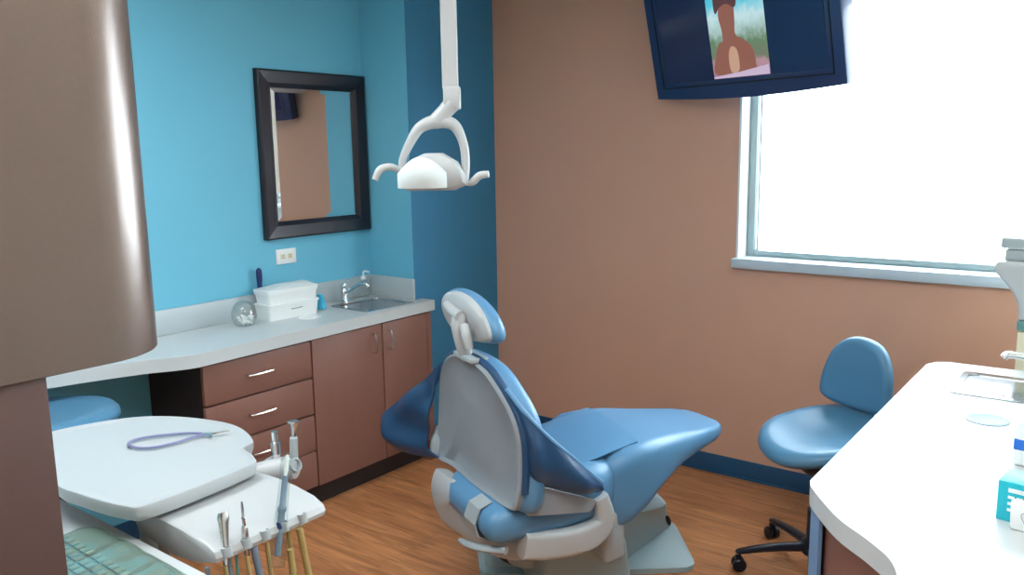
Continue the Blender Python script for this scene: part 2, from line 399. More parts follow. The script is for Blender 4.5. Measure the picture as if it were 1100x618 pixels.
cab2 = thing('sink_cabinet', 'reddish brown two-door base cabinet under the left sink', 'cabinet', (0, 0, 0))
obj('carcass', box(new(), WX + .002, FX - .002, 2.417, 3.20, .115, CT - .20), M['cab_dark'], cab2)
obj('top_rail', box(new(), FX - .03, FX - .002, 2.417, 3.20, CT - .20, CT - .056), M['cab_dark'], cab2)
obj('toe_kick', box(new(), WX + .05, FX - .045, 2.417, 3.20, 0, .114), M['kick'], cab2)
for y0, y1, hy in ((2.420, 2.868, 2.80), (2.874, 3.20, 2.91)):
    d = obj('door', box(new(), FX - .0015, FX + .018, y0, y1, .118, .836, .0015), M['cab'], cab2)
    pull(d, FX + .018, hy, .795, hy, .700)
obj('end_panel', box(new(), CX + .002, FX + .018, 3.202, 3.235, .0, .836, .001), M['cab'], cab2)

# stainless sink
def sink(name, label, x0, x1, y0, y1, loc, rim=.025, deep=.16):
    s = thing(name, label, 'sink', loc)
    t = new(); o1 = rounded([(x0 - rim, y0 - rim), (x1 + rim, y0 - rim), (x1 + rim, y1 + rim), (x0 - rim, y1 + rim)], .03)
    h1 = rounded([(x0, y0), (x1, y0), (x1, y1), (x0, y1)], .03)
    rings = [[(x, y, .0) for x, y in o1], [(x, y, .004) for x, y in o1], [(x, y, .005) for x, y in h1]]
    def ins(d): return rounded([(x0 + d, y0 + d), (x1 - d, y0 + d), (x1 - d, y1 - d), (x0 + d, y1 - d)], .035)
    rings += [[(x, y, -.008) for x, y in ins(.004)], [(x, y, -deep + .02) for x, y in ins(.012)], [(x, y, -deep) for x, y in ins(.03)]]
    rings += [[(x, y, -deep - .004) for x, y in ins(.03)], [(x, y, -deep + .02) for x, y in ins(.008)], [(x, y, -.008) for x, y in ins(.001)]]
    loft(t, rings); obj('basin', t, M['steel'], s)
    cx_, cy_ = (x0 + x1) / 2, (y0 + y1) / 2
    t = new(); lathe(t, [(.0, .0035), (.028, .0035), (.034, .001), (.034, 0)], mtx=T(cx_, cy_, -deep + .0015)); obj('drain', t, M['chrome'], s)
    return s
sink('sink', 'stainless steel sink set in the worktop below the mirror', SX0 + .004, SX1 - .004, SY0 + .004, SY1 - .004, (0, 0, CT + .0005))
t = new(); tube(t, [(.0, .0, 0), (0, 0, .01)], .02, smooth=1)
def faucet(loc, rz, label, lever_up=True, s=1.0):
    f = thing('faucet', label, 'faucet', loc, rz)
    bm = new(); lathe(bm, [(.026 * s, 0), (.026 * s, .006), (.019 * s, .012), (.018 * s, .07 * s), (.021 * s, .078 * s), (.017 * s, .095 * s), (.0, .1 * s)]); obj('body', bm, M['chrome'], f)
    bm = new(); tube(bm, [(.012, 0, .045 * s), (.06 * s, 0, .075 * s), (.12 * s, 0, .105 * s), (.15 * s, 0, .10 * s), (.155 * s, 0, .085 * s)], [.012 * s, .011 * s, .010 * s, .010 * s, .009 * s]); obj('spout', bm, M['chrome'], f)
    bm = new(); tube(bm, [(0, 0, .092 * s), (.02 * s, .01 * s, .115 * s), (.07 * s, .02 * s, .145 * s)], [.007 * s, .007 * s, .010 * s], flat=.6); obj('lever', bm, M['chrome'], f)
    return f
faucet((-3.395, 2.94, CT + .005), R(14), 'chrome single-lever faucet beside the left sink under the mirror')

# soap bottle
s = thing('soap_dispenser', 'clear pump soap bottle at the back corner of the left sink', 'bottle', (-3.405, 3.095, CT + .006))
bm = new(); lathe(bm, [(.026, 0), (.028, .004), (.028, .075), (.022, .09), (.010, .096), (.010, .100)]); obj('bottle_body', bm, M['clear'], s)
bm = new(); lathe(bm, [(.013, .100), (.015, .100), (.012, .116), (.005, .120), (.005, .142), (.0, .142)]); tube(bm, [(0, 0, .14), (.012, .004, .145), (.036, .01, .141)], .0048, seg=8); obj('pump', bm, M['bright_white'], s)

# acrylic globe of cotton pellets
g = thing('cotton_jar', 'clear round acrylic jar of cotton pellets left of the white box', 'jar', (-3.325, 2.265, CT))
bm = new()
prof = [(.038, 0), (.052, .018), (.060, .045), (.060, .062), (.052, .092), (.036, .112), (.014, .121), (0, .122)]
inner = [(0, .119), (.013, .118), (.034, .109), (.049, .090), (.057, .062), (.057, .045), (.049, .020), (.036, .003), (0, .003)]
lathe(bm, prof + inner, cap=False); obj('globe', bm, M['clear'], g)
for k in range(46):
    a = random.random() * 2 * PI; rr_ = .040 * math.sqrt(random.random()); z = .012 + random.random() * .032
    bm = new(); t2 = new(); bmesh.ops.create_icosphere(t2, subdivisions=2, radius=.0075)
    merge(bm, t2, T(rr_ * math.cos(a), rr_ * math.sin(a), z, random.random(), random.random()) @ Matrix.Diagonal((1, .8, 1.2, 1)))
    p = obj('cotton_pellet', bm, M['cotton']); p.location = g.location
    tag(p, 'white cotton pellet heaped inside the clear round jar', 'cotton pellet', 'cotton pellets in the jar')

# white two-tier box with lid
bx = thing('white_bin', 'white lidded plastic bin of two stacked tiers on the left worktop', 'box', (-3.355, 2.535, CT), R(-3))
def tub(bm, hx, hy, z0, z1, tp=.006):
    ra = [(x, y, z0) for x, y in rounded([(-hx + tp, -hy + tp), (hx - tp, -hy + tp), (hx - tp, hy - tp), (-hx + tp, hy - tp)], .012)]
    rb = [(x, y, z1 - .01) for x, y in rounded([(-hx, -hy), (hx, -hy), (hx, hy), (-hx, hy)], .014)]
    rc = [(x, y, z1 - .01) for x, y in rounded([(-hx - .004, -hy - .004), (hx + .004, -hy - .004), (hx + .004, hy + .004), (-hx - .004, hy + .004)], .016)]
    rd = [(p[0], p[1], z1) for p in rc]
    return loft(bm, [ra, rb, rc, rd])
obj('lower_tub', tub(new(), .065, .145, 0, .078), M['bright_white'], bx)
obj('upper_tub', tub(new(), .062, .142, .0785, .135), M['bright_white'], bx)
bm = new(); loft(bm, [[(x, y, .1355) for x, y in rounded([(-.068, -.148), (.068, -.148), (.068, .148), (-.068, .148)], .016)],
                      [(x, y, .147) for x, y in rounded([(-.068, -.148), (.068, -.148), (.068, .148), (-.068, .148)], .016)],
                      [(x, y, .162) for x, y in rounded([(-.045, -.04), (.02, -.04), (.02, .125), (-.045, .125)], .016)]])
obj('lid', bm, M['bright_white'], bx)
bm = new(); tube(bm, [(.0655, -.02, .045), (.069, .01, .046), (.0655, .045, .047)], .0022, seg=8); obj('latch', bm, M['ink'], bx)

# dark blue brush handle behind the bin
bm = new(); lathe(bm, [(.010, 0), (.013, .004), (.012, .05), (.014, .10), (.012, .16), (.015, .21), (.014, .235), (.006, .246), (0, .247)])
o = obj('scrub_brush', bm, M['navy']); o.location = (-3.435, 2.44, CT); tag(o, 'dark blue brush handle standing upright behind the white bin', 'brush')
# cyan cup
bm = new(); lathe(bm, [(.030, 0), (.032, .003), (.014, .072), (.010, .076), (0, .076)]); o = obj('cyan_cone', bm, M['cyan']); o.location = (-3.365, 2.752, CT)
tag(o, 'small bright cyan plastic cone right of the white bin', 'container')

# mirror
MY0, MY1, MZ0, MZ1 = 2.505, 3.2, 1.275, 2.108
mr = thing('wall_mirror', 'tall mirror in a black wooden frame on the blue wall', 'mirror', (WX, (MY0 + MY1) / 2, MZ0))
hy = (MY1 - MY0) / 2; hz = MZ1 - MZ0; fw = .086
bm = new()
def frame_side(bm, a, b, c, d):
    """a-b outer edge, d-c inner edge in (y,z); profile thick outside, sloping inwards"""
    def ring(p, q, k): return V(k, p[0] + (q[0] - p[0]) * 0, 0)
    P = []
    for (o1, i1) in ((a, d), (b, c)):
        o1 = Vector(o1); i1 = Vector(i1); prof = [(0, 0.0), (0, .028), (.10, .034), (.75, .028), (.92, .018), (1, .012), (1, 0.0)]
        P.append([(px_, *(o1 + (i1 - o1) * s)) for s, px_ in prof])
    t = new(); A_ = [t.verts.new(p) for p in P[0]]; B_ = [t.verts.new(p) for p in P[1]]; n = len(A_)
    for i in range(n): t.faces.new((A_[i], A_[(i + 1) % n], B_[(i + 1) % n], B_[i]))
    t.faces.new(A_); t.faces.new(B_[::-1]); bmesh.ops.recalc_face_normals(t, faces=t.faces); merge(bm, t)
oc = [(-hy, 0), (hy, 0), (hy, hz), (-hy, hz)]; ic = [(-hy + fw, fw), (hy - fw, fw), (hy - fw, hz - fw), (-hy + fw, hz - fw)]
for i in range(4): frame_side(bm, oc[i], oc[(i + 1) % 4], ic[(i + 1) % 4], ic[i])
obj('frame', bm, M['blackframe'], mr, angle=20)
bm = new(); t = new(); bv = .022
a = [(.009, y, z) for y, z in ic]; b = [(.013, -hy + fw + bv, fw + bv), (.013, hy - fw - bv, fw + bv), (.013, hy - fw - bv, hz - fw - bv), (.013, -hy + fw + bv, hz - fw - bv)]
loft(bm, [[(.004, p[1], p[2]) for p in a], a, b]); obj('mirror_glass', bm, M['mirror'], mr, angle=1)

# outlet
ou = thing('power_outlet', 'white horizontal power outlet on the blue wall below the mirror', 'outlet', (WX, 2.632, 1.182))
obj('cover_plate', box(new(), 0, .006, -.062, .062, -.038, .038, .002), M['bright_white'], ou)
for s_ in (-1, 1):
    so = obj('socket', box(new(), .006, .0085, s_ * .022 - .015, s_ * .022 + .015, -.013, .013, .001), M['cream'], ou)
    for q in (-1, 1): obj('slot', box(new(), .0086, .009, s_ * .022 - .006, s_ * .022 + .005, q * .005 - .001, q * .005 + .001), M['black'], so)

# ------------------------------------------------------------------ tower, desk and keyboard at the near left
tw = thing('upper_cabinet', 'large bronze brown cabinet with rounded corner filling the upper left foreground', 'cabinet', (-1.40, .3, 1.345))
rad = .14
poly = [(-.42, -.75), (0, -.75)] + [(-rad + rad * math.cos(a), .387 + rad * math.sin(a)) for a in [i * PI / 2 / 14 for i in range(15)]] + [(-.42, .387 + rad)]
obj('body', prism(new(), poly, 0, .95, .002, 1), M['bronze'], tw, angle=30)
pn = tag(obj('support_panel', box(new(), -1.44, -1.408, -.42, .578, 0, 1.344, .0015), M['tower_lower']), 'flat brown panel standing under the rounded bronze cabinet in the left foreground', 'panel')
dk = thing('desk', 'white desk top with the covered keyboard, bottom left of the photo', 'desk', (0, 0, 0))
obj('desk_top', box(new(), -2.75, -1.445, .30, .968, .715, .75, .003), M['counter'], dk)
obj('side_panel', box(new(), -2.74, -2.71, .32, .94, 0, .714), M['tower_lower'], dk)
obj('back_panel', box(new(), -2.70, -1.46, .34, .36, .1, .714), M['tower_lower'], dk)

kb = thing('keyboard', 'grey green computer keyboard under a clear plastic cover on the desk', 'keyboard', (-1.835, .835, .7505), R(-1))
kout = rounded([(-.25, -.128), (.25, -.128), (.25, .095), (-.25, .095)], [.02, .03, .05, .05], 8)
obj('case', prism(new(), kout, 0, .016, .005, 3), M['keybase'], kb)
for r_ in range(5):
    for c_ in range(17):
        x = -.232 + c_ * .0275 + (.006 * r_ if c_ < 12 else 0); y = .012 - r_ * .0262
        if r_ == 0: y += .004
        k = obj('key', box(new(), x, x + .0225, y - .021, y, .016, .0225, .003, 2), M['key'], kb)
# clear cover with soft ridges
grid = []
for i in range(13):
    u = -.262 + .524 * i / 12; row = []
    for j in range(9):
        v = -.138 + .245 * j / 8
        e = min(i, 12 - i, 1.5) / 1.5 * min(j, 8 - j, 1.5) / 1.5
        z = .002 + .026 * min(1, e * 1.6) + (.004 * math.sin(i * 1.7 + j * .9) + .003 * math.sin(i * 2.9)) * min(1, e)
        row.append((u * (1 - .04 * (abs(j - 4) / 4) ** 3), v * (1 - .05 * (abs(i - 6) / 6) ** 4), z))
    grid.append(row)
obj('plastic_cover', sheet(new(), grid, .0006, 3), M['film'], kb)

# ------------------------------------------------------------------ dental delivery unit (tray, instrument head, arm)
du = thing('delivery_unit', 'white dental delivery unit with tray and instrument holders in the left foreground', 'dental unit', (-2.25, 1.20, 0))
def DL(x, y): return (x + 2.25, y - 1.20)
tp = [(-2.66, 1.10), (-2.60, 1.29), (-2.49, 1.39), (-2.33, 1.448), (-2.20, 1.455), (-2.06, 1.405), (-2.03, 1.35), (-1.945, 1.325), (-1.90, 1.27), (-1.882, .99), (-1.925, .935), (-2.10, .905), (-2.24, .905), (-2.60, 1.0)]
tp = [DL(*p) for p in tp]
out = [(p.x, p.y) for p in catmull([(x, y, 0) for x, y in tp], 5, True)]
cxm = sum(p[0] for p in out) / len(out); cym = sum(p[1] for p in out) / len(out)
def sc(k): return [(cxm + (x - cxm) * k, cym + (y - cym) * k) for x, y in out]
bm = new(); loft(bm, [[(x, y, .806) for x, y in sc(.90)], [(x, y, .812) for x, y in sc(.97)], [(x, y, .830) for x, y in sc(.995)], [(x, y, .848) for x, y in out], [(x, y, .852) for x, y in sc(.995)], [(x, y, .853) for x, y in sc(.975)], [(x, y, .849) for x, y in sc(.955)], [(x, y, .849) for x, y in sc(.9)]])
obj('tray', bm, M['white_plastic'], du, angle=50)
# instrument head: sloping box whose front edge carries the holders
def head_ring(y, s=1.0):
    prof = [(-2.03, .73), (-2.05, .77), (-2.00, .79), (-1.93, .797), (-1.88, .798), (-1.80, .795), (-1.71, .783), (-1.675, .770), (-1.668, .756), (-1.672, .744), (-1.75, .722), (-1.85, .71)]
    cz = .75; cxx = -1.85
    return [(cxx + (x - cxx) * s + 2.25, y - 1.20, cz + (z - cz) * s) for x, z in prof]
bm = new(); loft(bm, [head_ring(1.012, .92), head_ring(1.016, .98), head_ring(1.025), head_ring(1.335), head_ring(1.348, .97), head_ring(1.355, .88)])
obj('instrument_head', bm, M['white_plastic'], du, angle=40)
bm = new()
for (x, y) in ((-2.2, 1.15), (-1.98, 1.2), (-1.97, 1.05)): cyl(bm, (x + 2.25, y - 1.2, .66), (x + 2.25, y - 1.2, .83), .014)
box(bm, -2.24 + 2.25, -1.95 + 2.25, -.07, .05, .655, .70, .01)
obj('tray_bracket', bm, M['pale_plastic'], du)
bm = new(); tube(bm, [(.1, 0, .66), (-.05, .03, .62), (-.26, .10, .60)], .04, flat=.7); obj('swing_arm', bm, M['pale_plastic'], du)
bm = new(); cyl(bm, (-.26, .10, .02), (-.26, .10, .64), .035); lathe(bm, [(.19, 0), (.19, .02), (.17, .035), (.05, .05)], mtx=T(-.26, .10, 0)); obj('post', bm, M['pale_plastic'], du)
# instrument holders along the front edge and assistant-side block
hy_ = [1.045, 1.10, 1.155, 1.21, 1.27]
for y in hy_:
    bm = new(); lathe(bm, [(.0095, -.012), (.013, -.012), (.013, .012), (.0095, .012), (.0095, -.012)], seg=16, mtx=T(-1.672 + 2.25, y - 1.2, .762, ry=R(-12)), cap=False)
    obj('holder', bm, M['pale_plastic'], du)
bm = new(); tube(bm, [(-2.04 + 2.25, .13, .765), (-1.99 + 2.25, .18, .775), (-1.95 + 2.25, .22, .785), (-1.91 + 2.25, .24, .785)], [.03, .034, .034, .028]); obj('side_holder_block', bm, M['white_plastic'], du)
for k in range(3):
    bm = new(); lathe(bm, [(.016, -.02), (.021, -.018), (.021, .018), (.016, .02), (.016, -.02)], seg=18, mtx=T(-1.985 + 2.25 + .035 * k, .215 + .008 * k, .795, rx=R(-10), ry=R(60)), cap=False)
    obj('holder_ring', bm, M['pale_plastic'], du)

# instruments hung in the holders (each its own thing)
def hose(name, label, pts, r, m):
    bm = new(); tube(bm, pts, r, seg=10, smooth=7); return tag(obj(name, bm, m), label, 'hose')
def inst(name, label, cat, base, tip, parts):
    """instrument along base->tip; parts: (name, [(r, s)...], material)"""
    b = Vector(base); d = Vector(tip) - b; L = d.length; q = d.to_track_quat('Z', 'Y')
    t_ = thing(name, label, cat, b); t_.rotation_mode = 'QUATERNION'; t_.rotation_quaternion = q
    for (n, prof, m) in parts:
        bm = new(); lathe(bm, [(r, s * L) for r, s in prof], seg=16); obj(n, bm, m, t_)
    return t_
HX = -1.672
inst('handpiece', 'thick silver handpiece in the nearest holder of the white instrument head', 'handpiece', (HX, 1.042, .73), (HX - .035, 1.065, .845),
     [('body', [(.007, 0), (.009, .15), (.010, .5), (.013, .8), (.015, .9), (.013, .96)], M['nickel']), ('cap', [(.013, .96), (.012, 1.0), (.004, 1.0), (.004, .97)], M['chrome'])])
inst('scaler_handpiece', 'slim silver scaler with a thin pointed tip in the second holder', 'handpiece', (HX, 1.10, .73), (HX - .012, 1.103, .865),
     [('body', [(.007, 0), (.008, .2), (.009, .4), (.0085, .5), (.006, .55)], M['nickel']), ('tip', [(.0045, .55), (.0045, .68), (.006, .7), (.003, .74), (.0035, .9), (.002, 1.0)], M['steel'])])
inst('air_water_syringe', 'blue-handled syringe wrapped in clear plastic at the right of the instrument head', 'syringe', (HX + .012, 1.175, .685), (HX - .035, 1.262, .93),
     [('handle', [(.008, .05), (.009, .2), (.0085, .45), (.011, .47), (.011, .5), (.008, .52), (.0075, .8)], M['rubber_blue']),
      ('collar', [(.0095, .30), (.0115, .31), (.0115, .35), (.0095, .36)], M['navy']),
      ('tip', [(.004, .8), (.006, .86), (.004, 1.0)], M['paper']),
      ('plastic_sleeve', [(.020, -.05), (.022, .1), (.017, .35), (.014, .7), (.016, .9), (.009, 1.03)], M['film'])])
inst('suction_valve', 'silver saliva ejector valve standing in the side holder of the tray', 'suction valve', (-1.965, 1.415, .79), (-1.975, 1.42, .895),
     [('body', [(.010, 0), (.011, .3), (.015, .35), (.015, .68), (.010, .70), (.0095, .98), (.006, 1.0)], M['chrome'])])
inst('suction_wand', 'tall grey high volume suction wand with flared tip beside the tray', 'suction wand', (-1.925, 1.445, .79), (-1.93, 1.455, .925),
     [('body', [(.011, 0), (.012, .1), (.012, .62), (.008, .66)], M['pale_plastic']), ('tip', [(.007, .66), (.008, .8), (.014, .93), (.0175, .97), (.0175, 1.0), (.010, 1.0)], M['nickel'])])
hs = [
    ('grey hose hanging from the thick silver handpiece', [(HX, 1.038, 0.73), (HX, 1.043, .62), (HX + .005, 1.028, .45), (HX - .01, 1.018, .22)], .0055, 'rubber_tan'),
    ('blue grey hose hanging just right of the nearest holder', [(HX - .03, 1.063, 0.74), (HX - .03, 1.073, .60), (HX - .025, 1.063, .42), (HX - .03, 1.058, .22)], .0085, 'rubber_blue'),
    ('thin teal hose beside the blue grey hose', [(HX - .02, 1.083, 0.74), (HX - .02, 1.083, .62), (HX - .02, 1.078, .44), (HX - .03, 1.078, .22)], .0035, 'rubber_teal'),
    ('tan hose hanging from the slim scaler', [(HX, 1.098, 0.73), (HX + .0, 1.110, .60), (HX + .01, 1.113, .42), (HX, 1.118, .22)], .0055, 'rubber_tan'),
    ('thick blue grey hose right of the slim scaler', [(HX - .01, 1.126, 0.74), (HX - .005, 1.140, .62), (HX + .01, 1.158, .42), (HX + .01, 1.168, .22)], .009, 'rubber_blue'),
    ('tan hose bending down from the empty middle holder', [(HX, 1.158, 0.74), (HX, 1.166, .62), (HX, 1.183, .45), (HX, 1.208, .22)], .0055, 'rubber_tan'),
    ('thick tan hose below the plastic wrapped syringe', [(HX + .012, 1.218, 0.70), (HX + .012, 1.220, .56), (HX + .0, 1.208, .40), (HX - .01, 1.208, .22)], .008, 'rubber_tan'),
    ('pale tan hose beside the syringe sleeve', [(HX - .02, 1.238, 0.74), (HX - .015, 1.250, .58), (HX - .005, 1.258, .42), (HX - .01, 1.268, .22)], .006, 'rubber_tan'),
    ('thick tan hose farthest right under the instrument head', [(HX, 1.258, 0.74), (HX, 1.283, .58), (HX + .01, 1.308, .42), (HX, 1.328, .22)], .009, 'rubber_tan'),
    ('thin grey cable hanging below the near end of the instrument head', [(-1.70, 1.008, 0.73), (-1.70, 1.016, .6), (-1.70, 1.013, .42), (-1.70, 1.008, .22)], .005, 'rubber_blue')]
for lab, pts, r_, mm in hs: hose('hose', lab, pts, r_, M[mm])

# coiled cord on the tray
cz_ = .853
cp = [(-2.305, 1.215), (-2.275, 1.17), (-2.215, 1.175), (-2.195, 1.225), (-2.215, 1.30), (-2.235, 1.345), (-2.29, 1.325), (-2.33, 1.265), (-2.305, 1.205)]
bm = new()
pts = [(-2.18, 1.36, cz_ + .004), (-2.225, 1.338, cz_ + .008), (-2.28, 1.315, cz_ + .004), (-2.335, 1.245, cz_ + .004), (-2.352, 1.19, cz_ + .004), (-2.325, 1.16, cz_ + .004), (-2.275, 1.165, cz_ + .004), (-2.24, 1.20, cz_ + .004), (-2.225, 1.26, cz_ + .004), (-2.225, 1.31, cz_ + .005), (-2.215, 1.345, cz_ + .005), (-2.18, 1.345, cz_ + .004)]
ck = thing('napkin_chain', 'looped violet grey cord with metal clips lying on the white tray', 'cord', (-2.27, 1.25, cz_))
L_ = lambda p: (p[0] + 2.27, p[1] - 1.25, p[2] - cz_)
tube(bm, [L_(p) for p in pts[1:-1]], .0042, seg=8, smooth=8); obj('cord', bm, M['cord'], ck)
bm = new(); tube(bm, [L_(p) for p in ((-2.225, 1.338, cz_ + .006), (-2.195, 1.365, cz_ + .006), (-2.175, 1.40, cz_ + .008))], [.004, .005, .0025], seg=8); obj('clip', bm, M['nickel'], ck)
bm = new(); tube(bm, [L_(p) for p in ((-2.215, 1.345, cz_ + .006), (-2.19, 1.345, cz_ + .007), (-2.165, 1.335, cz_ + .008))], [.004, .005, .0025], seg=8); obj('clip', bm, M['nickel'], ck)

# ------------------------------------------------------------------ dental chair   (local x = towards the feet, y = patient's left)
dc = thing('dental_chair', 'blue vinyl dental chair seen from behind with grey back shell and pale base', 'dental chair', (-1.83, 2.13, 0), R(65))
# base plate
bu = V(.92, -.39); bv_ = V(.39, .92)
def BP(u, v): c = V(.62, .25) + bu * u + bv_ * v; return (c.x, c.y)
def ring2(poly, rads, z): return [(x, y, z) for x, y in rounded(poly, rads, 6)]
bp = lambda e: [BP(-.44 + e, -.20 + e), BP(.44 - e, -.24 + e), BP(.46 - e, .20 - e), BP(-.44 + e, .23 - e)]
bm = new(); loft(bm, [ring2(bp(0), .07, 0), ring2(bp(0), .07, .022), ring2(bp(.02), .07, .036), ring2(bp(.07), .07, .048)]); obj('base_plate', bm, M['base_paint'], dc)
lid = lambda e: [BP(-.42 + e, -.18 + e), BP(-.02 - e, -.18 + e), BP(-.02 - e, .20 - e), BP(-.42 + e, .20 - e)]
bm = new(); loft(bm, [ring2(lid(0), .05, .03), ring2(lid(.015), .05, .085), ring2(lid(.035), .05, .105), ring2(lid(.07), .05, .11)]); obj('base_lid', bm, M['base_paint'], dc)
bm = new(); cA = [(.54, -.05), (1.05, .175), (1.04, .33), (.70, .42)]; cB = [(.63, .0), (.93, .05), (.97, .225), (.70, .30)]
def mixq(a, b, t, z, r_): return ring2([(a[i][0] * (1 - t) + b[i][0] * t, a[i][1] * (1 - t) + b[i][1] * t) for i in range(4)], r_, z)
loft(bm, [mixq(cA, cB, 0, .04, .03), mixq(cA, cB, .45, .10, .035), mixq(cA, cB, .85, .18, .04), mixq(cA, cB, .97, .21, .045), mixq(cA, cB, 1.12, .228, .05), mixq(cA, cB, 1.35, .235, .05)]); obj('pump_cover', bm, M['base_paint'], dc)
bm = new(); lathe(bm, [(.008, 0), (.014, .002), (.012, .006), (0, .007)], mtx=Matrix.Translation((.952, .078, .128)) @ V(.28, -.86, .42).to_track_quat('Z', 'Y').to_matrix().to_4x4() @ Matrix.Diagonal((1, 1.6, 1, 1))); obj('emblem', bm, M['black'], dc)
bm = new(); lathe(bm, [(.135, .106), (.135, .118), (.105, .122), (0, .122)], mtx=T(.33, .17, 0)); obj('swivel_recess', bm, M['black'], dc)
bm = new(); lathe(bm, [(.09, .12), (.09, .15), (.12, .16), (.12, .178), (.10, .185), (.10, .26), (0, .26)], mtx=T(.29, .10, 0)); obj('swivel_collar', bm, M['pale_plastic'], dc)
bm = new(); loft(bm, [ring2([(.24, -.10), (.62, -.14), (.68, .24), (.30, .26)], .05, .05), ring2([(.26, -.10), (.60, -.13), (.66, .22), (.30, .24)], .05, .20), ring2([(.20, -.16), (.52, -.20), (.60, .18), (.24, .20)], .05, .34)]); obj('lift_housing', bm, M['base_paint'], dc)
# u-shaped carrier casting
def band(path, w, th):
    """rounded rectangular section swept along a path; w list of half widths, th list of half thickness"""
    P = catmull(path, 7); n = len(P); rings = []
    def lerp(a, i):
        s = i / (n - 1) * (len(a) - 1); k = min(int(s), len(a) - 2); return a[k] + (a[k + 1] - a[k]) * (s - k)
    ref = V(1, 0, 0)
    for i in range(n):
        d = (P[min(i + 1, n - 1)] - P[max(i - 1, 0)]).normalized(); s_ = (ref - d * ref.dot(d)).normalized(); q = d.cross(s_)
        hw, ht = lerp(w, i), lerp(th, i); sec = rounded([(-hw, -ht), (hw, -ht), (hw, ht), (-hw, ht)], min(hw, ht) * .8, 4)
        rings.append([P[i] + s_ * a + q * b for a, b in sec])
    return rings
bm = new(); loft(bm, band([(-.02, .145, .51), (-.03, .14, .46), (-.02, .12, .405), (.02, .06, .365), (.07, -.01, .335), (.17, -.10, .31), (.28, -.22, .33)], [.025, .035, .045, .06, .08, .10, .10], [.085, .105, .095, .065, .05, .04, .03])); obj('seat_carrier', bm, M['white_plastic'], dc)
bm = new()
path = [(.06, -.27, .392), (.13, -.285, .38), (.24, -.29, .370), (.32, -.29, .376), (.365, -.29, .40), (.375, -.29, .44), (.355, -.29, .51)]
P_ = catmull(path, 7); rings = []
for i, p in enumerate(P_):
    d = (P_[min(i + 1, len(P_) - 1)] - P_[max(i - 1, 0)]).normalized(); q = d.cross(V(0, 1, 0)); s_ = i / (len(P_) - 1); ht = .048 if s_ < .5 else .048 - (s_ - .5) * .04
    rings.append([p + V(0, 1, 0) * a + q * b for a, b in rounded([(-.028, -ht), (.028, -ht), (.028, ht), (-.028, ht)], .02, 4)])
loft(bm, rings); obj('arm_support', bm, M['white_plastic'], dc)
bm = new(); prism(bm, rounded([(.40, -.27), (.50, -.25), (.50, -.10), (.40, -.12)], .03), .22, .42, .02, 3); obj('front_bracket', bm, M['pale_plastic'], dc)
bm = new(); tube(bm, [(.0, -.27, .385), (-.05, -.20, .375), (-.07, -.12, .36), (-.06, -.03, .335)], [.018, .018, .016, .010], flat=.7); obj('swivel_lever', bm, M['pale_plastic'], dc)
# seat and legrest cushions
def rr_sec(hw, z0, z1, x, yc=0, r_=.06, n=6):
    return [(x, yc + a, b) for a, b in rounded([(-hw, z0), (hw, z0), (hw, z1), (-hw, z1)], r_, n)]
bm = new(); loft(bm, [rr_sec(.15, .45, .48, -.065, -.10, .014), rr_sec(.19, .42, .51, -.05, -.09, .04), rr_sec(.215, .405, .525, -.015, -.075, .055), rr_sec(.255, .40, .545, .07, -.035, .065), rr_sec(.28, .40, .57, .13, -.01, .07), rr_sec(.295, .40, .59, .22, 0, .08), rr_sec(.29, .40, .61, .36, 0, .08), rr_sec(.26, .41, .60, .43, 0, .08), rr_sec(.24, .43, .59, .49, 0, .07), rr_sec(.19, .46, .56, .52, 0, .04)])
obj('seat_cushion', bm, M['vinyl'], dc, angle=60)
bm = new(); secs = [(.42, .24, .34, .58, 0), (.46, .262, .33, .612, 0), (.52, .266, .345, .636, 0), (.60, .262, .39, .640, 0), (.70, .245, .45, .633, .01), (.82, .215, .49, .614, .025), (.94, .185, .512, .596, .035), (1.04, .155, .524, .584, .04), (1.10, .12, .53, .576, .045), (1.125, .07, .54, .57, .045)]
loft(bm, [rr_sec(hw, z0, z1, x, yc, min(.06, (z1 - z0) * .45)) for x, hw, z0, z1, yc in secs]); obj('legrest', bm, M['vinyl'], dc, angle=60)
bm = new(); sheet(bm, [[(x + .03 * (y / .24), y, zz - .014 * abs(y / .215) ** 5) for y in (-.215, -.17, -.1, 0, .1, .17, .215)] for x, zz in ((.30, .606), (.42, .626), (.50, .640), (.56, .650), (.60, .655))], .006, 3); obj('knee_flap', bm, M['vinyl'], dc)
bm = new(); loft(bm, [[(x, y + q, z) for x, z in rounded([(.05, .515), (.30, .475), (.33, .51), (.12, .60), (.05, .61)], .02, 4)] for y, q in ((-.312, 0), (-.322, 0))]); obj('side_cover', bm, M['shell'], dc)
# belt at the rear of the seat
bm = new(); loft(bm, [[(x, -.155 + a, z) for a in (-.042, .042)] + [(x - .006, -.155 + a, z) for a in (.042, -.042)] for x, z in ((-.01, .53), (-.055, .515), (-.075, .465), (-.064, .42), (-.03, .40))]); obj('strap', bm, M['pale_plastic'], dc)
